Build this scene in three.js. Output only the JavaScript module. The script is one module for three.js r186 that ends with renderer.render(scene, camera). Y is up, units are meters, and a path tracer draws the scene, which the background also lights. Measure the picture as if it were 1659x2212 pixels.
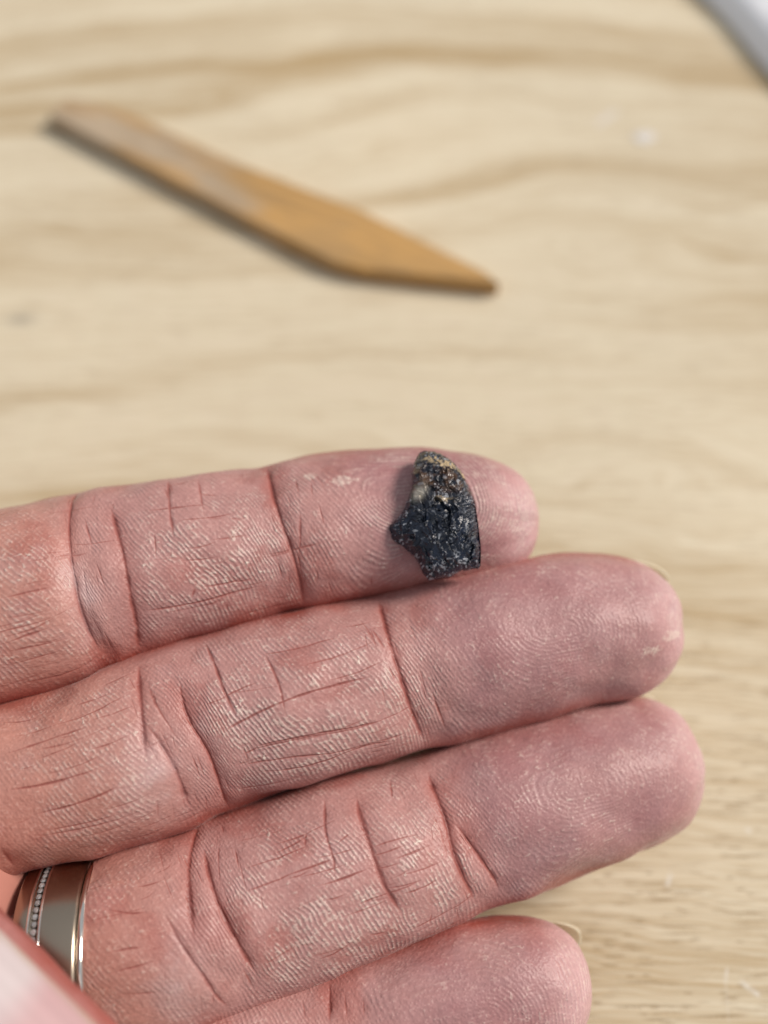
import * as THREE from 'three';
import { mergeGeometries, mergeVertices } from 'three/addons/utils/BufferGeometryUtils.js';

// ---------------------------------------------------------------- camera, sky, sun, exposure
const scene = new THREE.Scene();
const FOV = 52, CAM_H = 0.136, PITCH = THREE.MathUtils.degToRad(62);
const camera = new THREE.PerspectiveCamera(FOV, 768 / 1024, 0.004, 20);
camera.position.set(0, CAM_H, 0);
camera.up.set(0, 1, 0);
camera.lookAt(0, CAM_H - Math.sin(PITCH), -Math.cos(PITCH));
camera.focus = 0.1080;
camera.userData.fStop = 8.4;
scene.add(camera);

const renderer = new THREE.WebGLRenderer({ antialias: true });
renderer.setSize(768, 1024);
renderer.toneMapping = THREE.LinearToneMapping;
renderer.toneMappingExposure = 1.13;
renderer.shadowMap.enabled = true;

// an evenly overcast sky, a little brighter overhead
{
  const W = 64, H = 32, d = new Float32Array(W * H * 4);
  for (let y = 0; y < H; y++) {
    const up = Math.max(0, Math.sin(((y + 0.5) / H - 0.5) * Math.PI));
    const L = 0.42 * (0.62 + 0.38 * up);
    for (let x = 0; x < W; x++) d.set([L * 0.96, L * 1.0, L * 1.07, 1], (y * W + x) * 4);
  }
  const t = new THREE.DataTexture(d, W, H, THREE.RGBAFormat, THREE.FloatType);
  t.mapping = THREE.EquirectangularReflectionMapping;
  t.magFilter = THREE.LinearFilter; t.needsUpdate = true;
  scene.background = t; scene.environment = t;
}
const sun = new THREE.DirectionalLight(0xfff4ea, 3.0);
sun.position.set(0.95, 0.88, -0.34);
sun.target.position.set(0, 0, -0.05);
sun.castShadow = true; sun.shadow.radius = 34;
sun.shadow.camera.left = sun.shadow.camera.bottom = -0.3; sun.shadow.camera.right = sun.shadow.camera.top = 0.3;
scene.add(sun, sun.target);

// ---------------------------------------------------------------- helpers
const MM = 0.001, TAN = Math.tan(THREE.MathUtils.degToRad(FOV / 2));
const V = (x, y, z) => new THREE.Vector3(x, y, z);
const FWD = V(0, -Math.sin(PITCH), -Math.cos(PITCH)), UPV = V(0, Math.cos(PITCH), -Math.sin(PITCH)), RIGHT = V(1, 0, 0);
function rayDir(px, py) {
  return FWD.clone().addScaledVector(RIGHT, (px - 829.5) / 1106 * TAN).addScaledVector(UPV, (1106 - py) / 1106 * TAN);
}
// the point at height y seen at (px, py) of a 1659 x 2212 print of the photograph
function at(px, py, y) { const d = rayDir(px, py), t = (y - CAM_H) / d.y; const p = d.multiplyScalar(t); p.y += CAM_H; p.t = t; return p; }
const pxPerMetre = (t) => 1106 / (TAN * t);

let seed = 7;
const rnd = () => { seed = (seed * 1664525 + 1013904223) >>> 0; return seed / 4294967296; };
const clamp = (x, a = 0, b = 1) => (x < a ? a : x > b ? b : x), mix = (a, b, t) => a + (b - a) * t;
const smooth = (a, b, x) => { const t = clamp((x - a) / (b - a)); return t * t * (3 - 2 * t); };
function hash3(x, y, z) {
  let h = Math.imul(x, 374761393) ^ Math.imul(y, 668265263) ^ Math.imul(z, 2147483647 - 1274126177);
  h = Math.imul(h ^ (h >>> 13), 1274126177); h ^= h >>> 16; h = Math.imul(h, 0x2c1b3c6d); h ^= h >>> 13;
  return (h >>> 0) / 4294967296;
}
function noise(x, y, z) {   // value noise, 0..1
  const ix = Math.floor(x), iy = Math.floor(y), iz = Math.floor(z); let fx = x - ix, fy = y - iy, fz = z - iz;
  fx = fx * fx * (3 - 2 * fx); fy = fy * fy * (3 - 2 * fy); fz = fz * fz * (3 - 2 * fz);
  const a = mix(mix(hash3(ix, iy, iz), hash3(ix + 1, iy, iz), fx), mix(hash3(ix, iy + 1, iz), hash3(ix + 1, iy + 1, iz), fx), fy);
  const b = mix(mix(hash3(ix, iy, iz + 1), hash3(ix + 1, iy, iz + 1), fx), mix(hash3(ix, iy + 1, iz + 1), hash3(ix + 1, iy + 1, iz + 1), fx), fy);
  return mix(a, b, fz);
}
const fbm = (x, y, z, n = 4) => { let s = 0, a = 0.5, t = 0; for (let i = 0; i < n; i++) { s += a * noise(x, y, z); t += a; a *= 0.5; x = x * 2.03 + 11.3; y = y * 2.03 + 5.7; z = z * 2.03 + 3.1; } return s / t; };
const toS = (c) => Math.round(255 * clamp(c <= 0.0031308 ? 12.92 * c : 1.055 * Math.pow(c, 1 / 2.4) - 0.055));
const SRGB = new Uint8Array(4097); for (let i = 0; i <= 4096; i++) SRGB[i] = toS(i / 4096);
const enc = (c) => SRGB[(clamp(c) * 4096) | 0];
function dataTex(data, w, h, srgb, wrapS = THREE.RepeatWrapping, wrapT = THREE.ClampToEdgeWrapping) {
  const t = new THREE.DataTexture(data, w, h, THREE.RGBAFormat); t.magFilter = THREE.LinearFilter; t.minFilter = THREE.LinearMipmapLinearFilter; t.generateMipmaps = true;
  t.wrapS = wrapS; t.wrapT = wrapT; if (srgb) t.colorSpace = THREE.SRGBColorSpace; t.needsUpdate = true; return t;
}
function tag(o, label, category, group, kind) {
  Object.assign(o.userData, { label, category }); if (group) o.userData.group = group; if (kind) o.userData.kind = kind; return o;
}
function shade(o) { o.traverse((m) => { if (m.isMesh) { m.castShadow = true; m.receiveShadow = true; } }); return o; }

// ---------------------------------------------------------------- fingers: swept surfaces
// stations: [px, py, half width in px, height of the axis in mm]; the last station is where the rounded tip begins, end = [px, py] of the tip itself
const FINGERS = {
  index: { low: 3.5, st: [[-420, 1436, 222, 29], [-200, 1366, 219, 31], [0, 1314, 214, 32], [110, 1286, 210, 32], [185, 1260, 201, 31.6], [240, 1248, 199, 31.6], [300, 1230, 189, 32], [400, 1208, 179, 32.3], [490, 1191, 174, 32.2], [580, 1174, 168, 31.8], [660, 1157, 171, 32], [740, 1142, 168, 32.2], [830, 1131, 163, 32], [930, 1124, 155, 31.8]], end: [1160, 1122, 31], roll: 0.16 },
  middle: { low: 5.5, st: [[-420, 1850, 205, 25], [-220, 1785, 196, 27], [-50, 1722, 183, 28.5], [90, 1683, 182, 29], [230, 1646, 190, 29.2], [330, 1608, 194, 29], [430, 1565, 192, 28.6], [530, 1535, 188, 29], [640, 1512, 187, 29.5], [760, 1480, 181, 29.3], [870, 1446, 174, 28.6], [960, 1424, 178, 28.6], [1088, 1391, 177, 28.8], [1190, 1368, 170, 28.6], [1270, 1358, 161, 28.2]], end: [1463, 1354, 27], roll: 0.3 },
  ring: { low: 9, st: [[-420, 2290, 205, 23], [-200, 2200, 195, 24], [0, 2140, 186, 24.5], [110, 2102, 182, 24.6], [186, 2079, 183, 24.6], [232, 2063, 197, 24.9], [300, 2038, 206, 25.2], [400, 2006, 208, 25], [505, 1969, 206, 24.6], [600, 1931, 205, 25], [705, 1892, 202, 25.4], [820, 1850, 194, 25.2], [920, 1813, 182, 24.6], [1010, 1777, 178, 24.4], [1135, 1738, 176, 24.8], [1240, 1702, 171, 24.6], [1325, 1674, 164, 24.2]], end: [1497, 1630, 22.6], roll: 0.22 },
  little: { low: 8, st: [[-420, 2700, 190, 17], [-150, 2570, 175, 18.5], [100, 2450, 168, 20], [350, 2355, 165, 20.4], [560, 2290, 163, 20], [740, 2240, 156, 19.6], [900, 2188, 156, 20], [1000, 2158, 154, 20], [1090, 2136, 149, 19.8]], end: [1270, 2114, 19], roll: 0.35 },
  thumb: { low: 19, st: [[-1500, 1540, 330, 30], [-1000, 1660, 310, 38], [-640, 1830, 285, 47], [-375, 2030, 280, 51], [-129, 2237, 265, 53], [15, 2385, 260, 53]], end: [285, 2655, 50], roll: 0.0 },
};
const COLS = 208;
function catmull(a, b, c, d, t) { const t2 = t * t, t3 = t2 * t; return 0.5 * (2 * b + (c - a) * t + (2 * a - 5 * b + 4 * c - d) * t2 + (3 * b - a - 3 * c + d) * t3); }

function makeFinger(name) {
  const F = FINGERS[name], K = F.st.map(([px, py, hw, h]) => { const p = at(px, py, (h - F.low) * MM); return [p.x, p.y, p.z, hw / pxPerMetre(p.t)]; });
  const e = at(F.end[0], F.end[1], (F.end[2] - F.low) * MM), last = K[K.length - 1];
  // resample the axis every 0.25 mm
  const P = [], n = K.length;
  for (let i = 0; i < n - 1; i++) for (let j = 0; j < 64; j++) {
    const k = (o) => K[clamp(i + o, 0, n - 1)], t = j / 64; P.push([0, 1, 2, 3].map((c) => catmull(k(-1)[c], k(0)[c], k(1)[c], k(2)[c], t)));
  }
  P.push(last);
  const capDir = V(e.x - last[0], e.y - last[1], e.z - last[2]), capLen = capDir.length(); capDir.normalize();
  // arc length
  const acc = [0]; for (let i = 1; i < P.length; i++) acc.push(acc[i - 1] + Math.hypot(P[i][0] - P[i - 1][0], P[i][1] - P[i - 1][1], P[i][2] - P[i - 1][2]));
  const S0 = acc[acc.length - 1], rows = [];
  const nb = Math.round(S0 / 0.00025); let k = 0;
  for (let i = 0; i <= nb; i++) {
    const s = S0 * i / nb; while (k < P.length - 2 && acc[k + 1] < s) k++;
    const t = (s - acc[k]) / (acc[k + 1] - acc[k] || 1), q = [0, 1, 2, 3].map((c) => mix(P[k][c], P[k + 1][c], t));
    rows.push({ c: V(q[0], q[1], q[2]), r: q[3], s, ax: s });
  }
  // the rounded tip: a superellipse
  const NC = 56; let s = S0, lx = 0, lr = 1, r0 = last[3];
  for (let i = 1; i <= NC; i++) {
    const ph = i / NC * Math.PI / 2, f = Math.pow(Math.max(0, Math.cos(ph)), 0.86), x = Math.pow(Math.sin(ph), 0.9);
    s += Math.hypot((x - lx) * capLen, (f - lr) * r0); lx = x; lr = f;
    rows.push({ c: V(last[0], last[1], last[2]).addScaledVector(capDir, x * capLen), r: r0 * Math.max(f, 0.0008), s, ax: S0 + x * capLen, cap: x });
  }
  // smooth the directions, then frames
  for (let i = 0; i < rows.length; i++) {
    const w = 14, a = rows[Math.max(0, i - w)].c, b = rows[Math.min(rows.length - 1, i + w)].c, A = b.clone().sub(a).normalize();
    const N = V(0, Math.cos(F.roll), Math.sin(F.roll)).addScaledVector(A, -V(0, Math.cos(F.roll), Math.sin(F.roll)).dot(A)).normalize();
    rows[i].A = A; rows[i].N = N; rows[i].S = A.clone().cross(N);
  }
  return { name, rows, L: s, S0, capLen, r0, roll: F.roll };
}
// palmar pads and folds change the depth of the section
const section = (f, row, th) => {
  const c = Math.cos(th), si = Math.sin(th), depth = f.name === 'thumb' ? 0.66 : c > 0 ? 0.93 : 0.84;
  return [row.r * si, row.r * depth * c];
};
function surfacePoint(f, row, th, lift, out) {
  const [u, w] = section(f, row, th), k = 1 + lift / Math.max(row.r, 0.002);
  return out.copy(row.c).addScaledVector(row.S, u * k).addScaledVector(row.N, w * k);
}
const thetaOf = (j) => (j / COLS - 0.5) * 2 * Math.PI;

// ---------------------------------------------------------------- skin: folds of each finger as [width mm, strength, then s mm along the finger, angle round it, ...]
const FOLDS = {
  index: [[0.5, 1, 54.6, -0.94, 54.6, -0.27, 55.1, 0.09, 55.6, 0.42, 56.1, 0.76, 55.6, 1.27], [0.3, 0.6, 57.6, -0.03, 57.1, 0.3, 56.1, 0.63], [0.5, 1, 34, -1.15, 33.5, -0.54, 32.5, -0.24, 32, 0, 32, 0.18, 31.5, 0.39, 31.5, 0.57, 31.5, 0.76, 32, 1.09], [0.5, 0.9, 38, -0.6, 38.5, -0.27, 38.5, 0, 39, 0.18, 38.5, 0.39, 38.5, 0.63, 38, 0.94, 37, 1.3], [0.3, 0.6, 35, -0.48, 35.5, -0.18, 35.5, -0.03], [0.3, 0.4, 34, 0.03, 33.5, 0.21, 32.5, 0.54], [0.3, 0.7, 43.6, -1.03, 43.6, -0.33, 43.6, 0.06], [0.28, 0.6, 46.6, -0.91, 46.6, -0.42, 46.6, -0.18], [0.25, 0.7, 39, 0.76, 42.5, 0.82, 44.6, 0.82, 47.6, 0.82, 51.6, 0.79], [0.22, 0.6, 25, 0.21, 27.5, 0.21, 29.5, 0.24], [0.25, 0.7, 24, 0.63, 26.5, 0.6, 28.5, 0.6], [0.25, 0.6, 24, 0.72, 26.5, 0.72, 29, 0.76], [0.25, 0.5, 24, 0.88, 26.5, 0.85, 28.5, 0.88], [0.2, 0.4, 46.1, 0.12, 48.6, 0.15, 51.1, 0.15], [0.25, 0.5, 44.6, 0.63, 44.1, 0.76], [0.3, 0.6, 63.6, 0.97, 63.6, 1.21], [0.25, 0.6, 47.1, 0.91, 47.1, 1.06]],
  middle: [[0.5, 0.9, 40.5, -0.94, 39, -0.36, 38.5, -0.09, 38, 0.09, 38, 0.21], [0.5, 0.9, 39, -0.18, 39.5, 0.03, 40, 0.27, 40, 0.45, 40, 0.69, 40, 1], [0.4, 0.6, 40.5, -0.63, 40.5, -0.33, 41, -0.06, 41.5, 0.15], [0.55, 1, 44, -0.48, 43.5, -0.21, 43.5, 0, 44.5, 0.21, 45, 0.42, 45, 0.63, 44.5, 0.91, 44.5, 1.33], [0.35, 0.8, 47.5, -1.03, 48.5, -0.54, 49, -0.24, 49.5, 0, 50, 0.09], [0.3, 0.7, 53.4, -0.63, 53.9, -0.36, 54.4, -0.15, 54.4, 0.09, 54.4, 0.21], [0.5, 1, 66.4, -1.09, 65.9, -0.72, 65.4, -0.39, 64.9, -0.09, 65.4, 0.15, 65.4, 0.42, 65.9, 0.69, 66.9, 1.12], [0.35, 0.8, 68.9, 0.33, 68.9, 0.54, 69.9, 0.82, 69.9, 1], [0.22, 0.6, 25.5, -0.36, 29, -0.39, 32.5, -0.42, 34.5, -0.39], [0.25, 0.7, 25, 0.03, 28.5, 0.09, 31.5, 0.09, 34.5, 0.06], [0.25, 0.7, 27, 0.39, 31, 0.36, 33.5, 0.36, 35.5, 0.3], [0.22, 0.5, 27, 0.63, 30, 0.69, 33.5, 0.69, 36.5, 0.69], [0.2, 0.6, 45.5, -0.12, 48.5, -0.12, 51, -0.24, 53.4, -0.27], [0.25, 0.8, 48, 0.18, 51, 0.12, 53.9, 0, 56.9, -0.03, 59.9, -0.03, 62.4, 0], [0.25, 0.8, 50.5, 0.45, 52.9, 0.42, 55.9, 0.45, 58.9, 0.48, 62.4, 0.54], [0.22, 0.7, 49, 0.63, 52.9, 0.66, 54.9, 0.63, 57.4, 0.79, 60.4, 0.76, 61.9, 0.79], [0.22, 0.7, 50.5, 0.76, 53.9, 0.85, 56.9, 0.82, 58.9, 0.79, 61.4, 0.79, 63.9, 0.91], [0.22, 0.7, 50, 0.48, 52.9, 0.45, 55.4, 0.45, 57.9, 0.51, 60.9, 0.51], [0.5, 0.8, 23.5, 0.66, 23.5, 0.88, 23.5, 1.12]],
  ring: [[0.6, 1, 69.9, -0.85, 69.4, -0.57, 69.4, -0.36, 69.4, -0.12, 68.9, 0, 68.9, 0.24, 68.9, 0.42, 69.4, 0.66, 69.9, 0.91], [0.5, 1, 70.4, -0.09, 70.9, 0.12, 71.9, 0.33, 72.4, 0.51, 73.4, 0.76, 73.4, 0.91], [0.45, 0.8, 61.5, -0.82, 61, -0.6, 61, -0.42, 61, -0.24, 61, -0.09, 61, 0.09, 61, 0.27, 61.5, 0.42, 62, 0.63], [0.3, 0.7, 58.5, -0.88, 58, -0.63, 57.5, -0.48, 57.5, -0.27, 57.5, -0.09, 57, 0.03], [0.25, 0.5, 65.5, -0.94, 64.5, -0.63, 64.5, -0.51], [0.25, 0.5, 56, -0.57, 55.5, -0.42, 55.5, -0.36], [0.2, 0.6, 52, -0.42, 54.5, -0.45, 57, -0.51], [0.22, 0.8, 55.5, 0.03, 57, 0.03, 59, 0.03, 60.5, 0.03], [0.2, 0.7, 61, -0.15, 63, -0.15, 66, -0.12], [0.22, 0.7, 62, 0.03, 64, 0.03, 66.5, 0.03], [0.22, 0.7, 62, 0.39, 64.5, 0.42, 66.5, 0.39], [0.22, 0.7, 52.5, -0.18, 54.5, -0.18, 57, -0.18, 58.5, -0.18], [0.2, 0.5, 58, -0.3, 60, -0.39], [0.6, 0.9, 45, -1.24, 43.5, -0.88, 42.5, -0.6, 42, -0.36, 42, -0.15, 41.5, 0.09], [0.6, 0.9, 45, -0.82, 45, -0.39, 45, -0.18, 45.5, 0, 46, 0.21, 46.5, 0.39, 47, 0.66], [0.4, 0.8, 39.5, -0.24, 40, -0.03, 40.5, 0.15, 41.5, 0.39, 42, 0.66, 43, 0.91], [0.3, 0.5, 47.5, -0.85, 46.5, -0.57, 46, -0.24], [0.25, 0.7, 35, -0.45, 37, -0.3, 38.5, -0.3], [0.22, 0.6, 34.5, -0.06, 36.5, -0.03, 37.5, 0], [0.22, 0.6, 34, 0.12, 36.5, 0.15, 38.5, 0.15], [0.22, 0.5, 34, 0.33, 36, 0.42, 38.5, 0.48], [0.2, 0.4, 39, -0.66, 40.5, -0.66, 41.5, -0.76]],
  little: [[0.5, 1, 57, -1.06, 56.5, -0.72, 56, -0.48], [0.35, 0.6, 58.5, -0.85, 58, -0.42], [0.2, 0.4, 60.4, -0.72, 59.9, -0.39]],
  thumb: [],
};
const SKIN = {   // [s of the joint folds, core of the finger print (mm from the tip), slant of the ridges]
  index: { pip: 36, dip: 57, core: 15.5, slant: 0.18, size: [1024, 2048], dust: 0.85, ridge: 1.8 },
  middle: { pip: 42, dip: 66, core: 17, slant: 0.1, size: [1024, 2048], dust: 1.0, ridge: 0.58 },
  ring: { pip: 43, dip: 67.5, core: 17, slant: 0.05, size: [1024, 2048], dust: 1.0, ridge: 0.58 },
  little: { pip: 30, dip: 56, core: 14, slant: 0.05, size: [1024, 1536], dust: 0.75, ridge: 0.7 },
  thumb: { pip: 40, dip: 70, core: 14, slant: 0, size: [512, 1024], dust: 0.2, ridge: 0.3 },
};
const FLAKES = { index: [[62, -0.35, 1.6, 0.12], [59, -0.5, 0.8, 0.1]], middle: [[98, 0.22, 2.4, 0.1], [94.5, 0.40, 1.6, 0.08]] };
function rowAt(f, s) { const R = f.rows; let a = 0, b = R.length - 1; while (b - a > 1) { const m = (a + b) >> 1; if (R[m].s <= s) a = m; else b = m; } const t = clamp((s - R[a].s) / (R[b].s - R[a].s || 1)); return { ax: mix(R[a].ax, R[b].ax, t), r: mix(R[a].r, R[b].r, t) }; }

function paintSkin(f, id) {
  const K = SKIN[f.name], [W, H] = K.size, L = f.L * 1000, N = W * H;
  const fold = new Float32Array(N), wide = new Float32Array(N);
  const rowsMM = []; for (let j = 0; j < H; j++) { const q = rowAt(f, (j + 0.5) / H * f.L); rowsMM.push([q.ax * 1000, Math.max(q.r * 1000, 0.05)]); }
  const stamp = (buf, s, th, w, v, reach) => {
    const jc = s / L * H, dj = w * reach / L * H, r = rowsMM[clamp(jc | 0, 0, H - 1)][1], ic = (th / (2 * Math.PI) + 0.5) * W, di = w * reach / (2 * Math.PI * r) * W;
    for (let j = Math.max(0, Math.ceil(jc - dj)); j <= Math.min(H - 1, jc + dj); j++) for (let i = Math.ceil(ic - di); i <= ic + di; i++) {
      const a = (j - jc) / dj * reach, b = (i - ic) / di * reach, e = v * Math.exp(-(a * a + b * b)), k = j * W + ((i % W) + W) % W;
      if (e > buf[k]) buf[k] = e;
    }
  };
  const line = (w, d, pts, big) => {
    const m = pts.length, seg = []; let len = 0;
    for (let i = 0; i < m - 1; i++) for (let k = 0; k < 60; k++) {
      const g = (o) => pts[clamp(i + o, 0, m - 1)], t = k / 60, s = catmull(g(-1)[0], g(0)[0], g(1)[0], g(2)[0], t), th = catmull(g(-1)[1], g(0)[1], g(1)[1], g(2)[1], t);
      if (seg.length) { const p = seg[seg.length - 1]; len += Math.hypot(s - p[0], (th - p[1]) * 9); } seg.push([s, th, len]);
    }
    const key = pts[0][0] * 3.7 + pts[0][1] * 11;
    for (const [s, th, l] of seg) {
      const taper = Math.min(1, Math.min(l, len - l) / Math.min(2.2, len * 0.4) + 0.08), n = noise(l * 0.9 + key, key, id), wob = (noise(l * 0.3, key, 3) - 0.5) * 0.18 + (noise(l * 1.4, key, 8) - 0.5) * 0.09;
      stamp(fold, s + wob * 0.7, th + wob / 14, w * 0.48 * (0.55 + 0.45 * taper) * (0.7 + 0.6 * n), d * taper * (0.65 + 0.5 * n), 2.4);
      if (big) stamp(wide, s, th, 1.05, d * taper, 2.4);
    }
  };
  for (const [w, d, ...q] of FOLDS[f.name]) { const pts = []; for (let i = 0; i < q.length; i += 2) pts.push([q[i], q[i + 1]]);
    const sm = pts.map((a, i) => (i && i < pts.length - 1 ? [(pts[i - 1][0] + 2 * a[0] + pts[i + 1][0]) / 4, (pts[i - 1][1] + 2 * a[1] + pts[i + 1][1]) / 4] : a)); line(w, d, sm, w >= 0.45); }
  // many fainter wrinkles: along the finger on the middle and near pads, across it near the joints
  seed = 100 + id * 17;
  if (f.name !== 'thumb') {
    for (let i = 0; i < 64; i++) { const s0 = mix(K.pip - 17, K.dip - 5, rnd()), th = mix(-0.9, 1.25, rnd()), l = 2 + rnd() * 7, b = (rnd() - 0.5) * 0.16; if (Math.abs(s0 - K.pip) > 4) line(0.13 + rnd() * 0.11, 0.22 + rnd() * 0.4, [[s0, th], [s0 + l * 0.5, th + b * 0.4 + 0.02], [s0 + l, th + b]]); }
    for (let i = 0; i < 46; i++) { const c = rnd() < 0.6 ? K.pip + (rnd() - 0.4) * 13 : K.dip + (rnd() - 0.5) * 7, th = mix(-1.1, 0.9, rnd()), l = 0.15 + rnd() * 0.4, b = (rnd() - 0.5) * 1.2; line(0.14 + rnd() * 0.12, 0.2 + rnd() * 0.38, [[c, th], [c + b * 0.5, th + l * 0.5], [c + b, th + l]]); }
  }
  const tipAx = (f.S0 + f.capLen) * 1000, coreAx = tipAx - K.core, coreZ = 0.93 * f.r0 * 1000;
  const color = new Uint8Array(N * 4), bump = new Uint8Array(N * 4), o = id * 37.3;
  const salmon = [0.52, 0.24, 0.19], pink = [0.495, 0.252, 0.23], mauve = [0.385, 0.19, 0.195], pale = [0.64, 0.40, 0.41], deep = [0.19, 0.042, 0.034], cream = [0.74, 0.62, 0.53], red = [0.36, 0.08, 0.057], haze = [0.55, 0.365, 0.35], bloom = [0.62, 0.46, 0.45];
  for (let j = 0; j < H; j++) {
    const [ax, r] = rowsMM[j], s = (j + 0.5) / H * L, near = smooth(K.pip + 4, K.pip - 12, s), tip = smooth(K.dip + 2, K.dip + 9, s), end = smooth(tipAx - 7.5, tipAx - 1.2, ax);  // end: lighter pink fingertips, with their highlight painted into the colour
    for (let i = 0; i < W; i++) {
      const th = ((i + 0.5) / W - 0.5) * 2 * Math.PI, k = j * W + i, q = k * 4; color[q + 3] = bump[q + 3] = 255;
      const ath = Math.abs(th);
      if (ath > 2.35) { for (let c = 0; c < 3; c++) color[q + c] = enc(pink[c]); bump[q] = bump[q + 1] = bump[q + 2] = 128; continue; }
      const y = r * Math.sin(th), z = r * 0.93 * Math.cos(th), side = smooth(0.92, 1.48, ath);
      // ridges
      const dx0 = ax - coreAx - y * 0.35, dx = Math.sign(dx0) * Math.max(0, Math.abs(dx0) - 1.6 + 0.35 * noise(y * 0.8, ax * 0.8, o)), dy = y * 1.12, dz = (z - coreZ) * 0.9, dist = Math.sqrt(dx * dx + dy * dy + dz * dz), lat = th * 8.6;
      const w = smooth(0.5, -8, dx), warp = (noise(ax * 0.11 + o, lat * 0.11, 1.5) - 0.5) * 1.5 + (noise(ax * 0.5, lat * 0.5 + o, 4.5) - 0.5) * 0.34;
      const along = Math.abs(dx) + lat * K.slant + 0.016 * lat * lat * (tip - 0.4);
      const ph = (mix(dist * (1 + 0.03 * y), along, w) + warp) / 0.46, ridge = 0.5 + 0.5 * Math.sin(ph * 2 * Math.PI);
      const beadU = mix(lat, Math.atan2(dy, dx + 1e-6) * Math.max(2, dist), 1 - w) / 0.30, bead = noise(beadU + o, Math.floor(ph) * 7.13, 2.2);
      const fine = noise(ax * 5.5 + o, y * 5.5, z * 5.5), grain = noise(ax * 2.8, y * 2.8 + o, z * 2.8), blot = fbm(ax * 0.2 + o, y * 0.2, z * 0.2, 3), patch = fbm(ax * 0.42, y * 0.42 + o, z * 0.42 + 9, 3), mott = fbm(ax * 1.1, y * 1.1, z * 1.1 + o, 3);
      const F = fold[k], wd = wide[k], P = smooth(0.34, 0.66, patch);
      // how dry it is: most on the palm side of the middle joint, least on the side of the finger
      const midz = smooth(K.pip + 1, K.pip + 6, s) * smooth(K.dip + 7, K.dip - 3, s), low = smooth(K.pip - 16, K.pip - 12, s) * smooth(K.pip - 1, K.pip - 6, s);
      const heavy = clamp((midz * (0.35 + 0.65 * smooth(-0.7, 0.4, th)) + low * (f.name === 'ring' ? 0.25 : 0.55) + tip * 0.34 * K.ridge + end * 0.4) * (0.35 + 0.9 * P)) * (1 - 0.75 * side) * K.dust;
      const ridgeAmp = (1 - side * 0.8) * (0.22 + 0.7 * P) * mix(1, 0.8 * K.ridge, tip * (1 - 0.6 * end)) * mix(1, 0.5, smooth(K.pip + 1, K.pip - 4, s));
      const m = clamp(tip * (1 - 0.85 * end) * (0.55 + 1.1 * (blot - 0.3)) * smooth(1.7, 0.5, ath)), pl = clamp(end * (0.7 + 0.6 * (patch - 0.3)) + smooth(0.55, 0.75, patch) * 0.1), rd = clamp(smooth(0.5, 0.7, blot) * 0.4 * (1 - 0.6 * m) + side * 0.88 * (1 - end));  // rd: random red blotches, plus dark red gap shade painted on the finger sides
      const dry = clamp((ridge * 0.46 + bead * 0.80 + fine * 0.42 - 1.0 + 0.26 * heavy) * 2.4) * clamp(heavy * 1.15) * clamp(1 - F * 2.2 - wd * 0.25);
      const film = clamp((mott * 0.5 + patch * 0.5 - 0.34) * 1.5) * (0.14 + 0.3 * heavy + 0.07 * tip) * (1 - 0.7 * side) * (1 - F);
      const hz = Math.exp(-(((s - K.pip + 3.5) / 2.4) ** 2) - ((th - 0.42) / 0.42) ** 2) * (0.2 + 0.35 * P);
      let flake = 0; for (const [fs, ft, rs, rt] of FLAKES[f.name] || []) flake = Math.max(flake, Math.exp(-(((s - fs) / rs) ** 2) - ((th - ft) / rt) ** 2)); flake = clamp((flake + bead * 0.5 + fine * 0.5 - 1.02) * 4) * clamp(0.4 + ridge);
      const dots = smooth(0.62, 0.82, fine * 0.62 + grain * 0.38) * (0.3 + 0.5 * P) * (1 - F) * K.dust * (1 - 0.5 * side);
      const speck = smooth(0.88, 0.94, noise(ax * 1.9 + 40, y * 1.9 + o, z * 1.9)) * smooth(0.3, 0.55, fine) * (1 - F) * 0.8 * K.dust * (0.35 + heavy);
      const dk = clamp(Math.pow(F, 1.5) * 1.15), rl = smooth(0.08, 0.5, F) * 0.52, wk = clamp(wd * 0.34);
      for (let c = 0; c < 3; c++) {
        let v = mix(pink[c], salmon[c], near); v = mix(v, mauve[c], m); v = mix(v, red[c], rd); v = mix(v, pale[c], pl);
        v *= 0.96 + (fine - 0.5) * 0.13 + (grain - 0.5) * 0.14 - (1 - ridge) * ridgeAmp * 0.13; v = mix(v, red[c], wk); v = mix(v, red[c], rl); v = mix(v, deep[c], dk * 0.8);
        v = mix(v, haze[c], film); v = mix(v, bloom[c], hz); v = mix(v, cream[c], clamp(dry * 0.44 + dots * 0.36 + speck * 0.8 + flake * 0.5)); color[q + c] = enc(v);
      }
      const b = 0.62 + (ridge - 0.5) * 0.12 * ridgeAmp + (fine - 0.5) * 0.10 + (grain - 0.5) * 0.10 + dry * 0.07 + speck * 0.1 - Math.pow(F, 1.5) * 0.30;
      bump[q] = bump[q + 1] = bump[q + 2] = clamp(b) * 255;
    }
  }
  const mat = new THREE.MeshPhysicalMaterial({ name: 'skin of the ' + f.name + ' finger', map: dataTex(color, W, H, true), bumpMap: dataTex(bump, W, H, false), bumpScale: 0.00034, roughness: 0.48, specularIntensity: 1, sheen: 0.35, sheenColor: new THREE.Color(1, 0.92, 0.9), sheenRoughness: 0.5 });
  return { mat, fold, wide, W, H };
}

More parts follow.
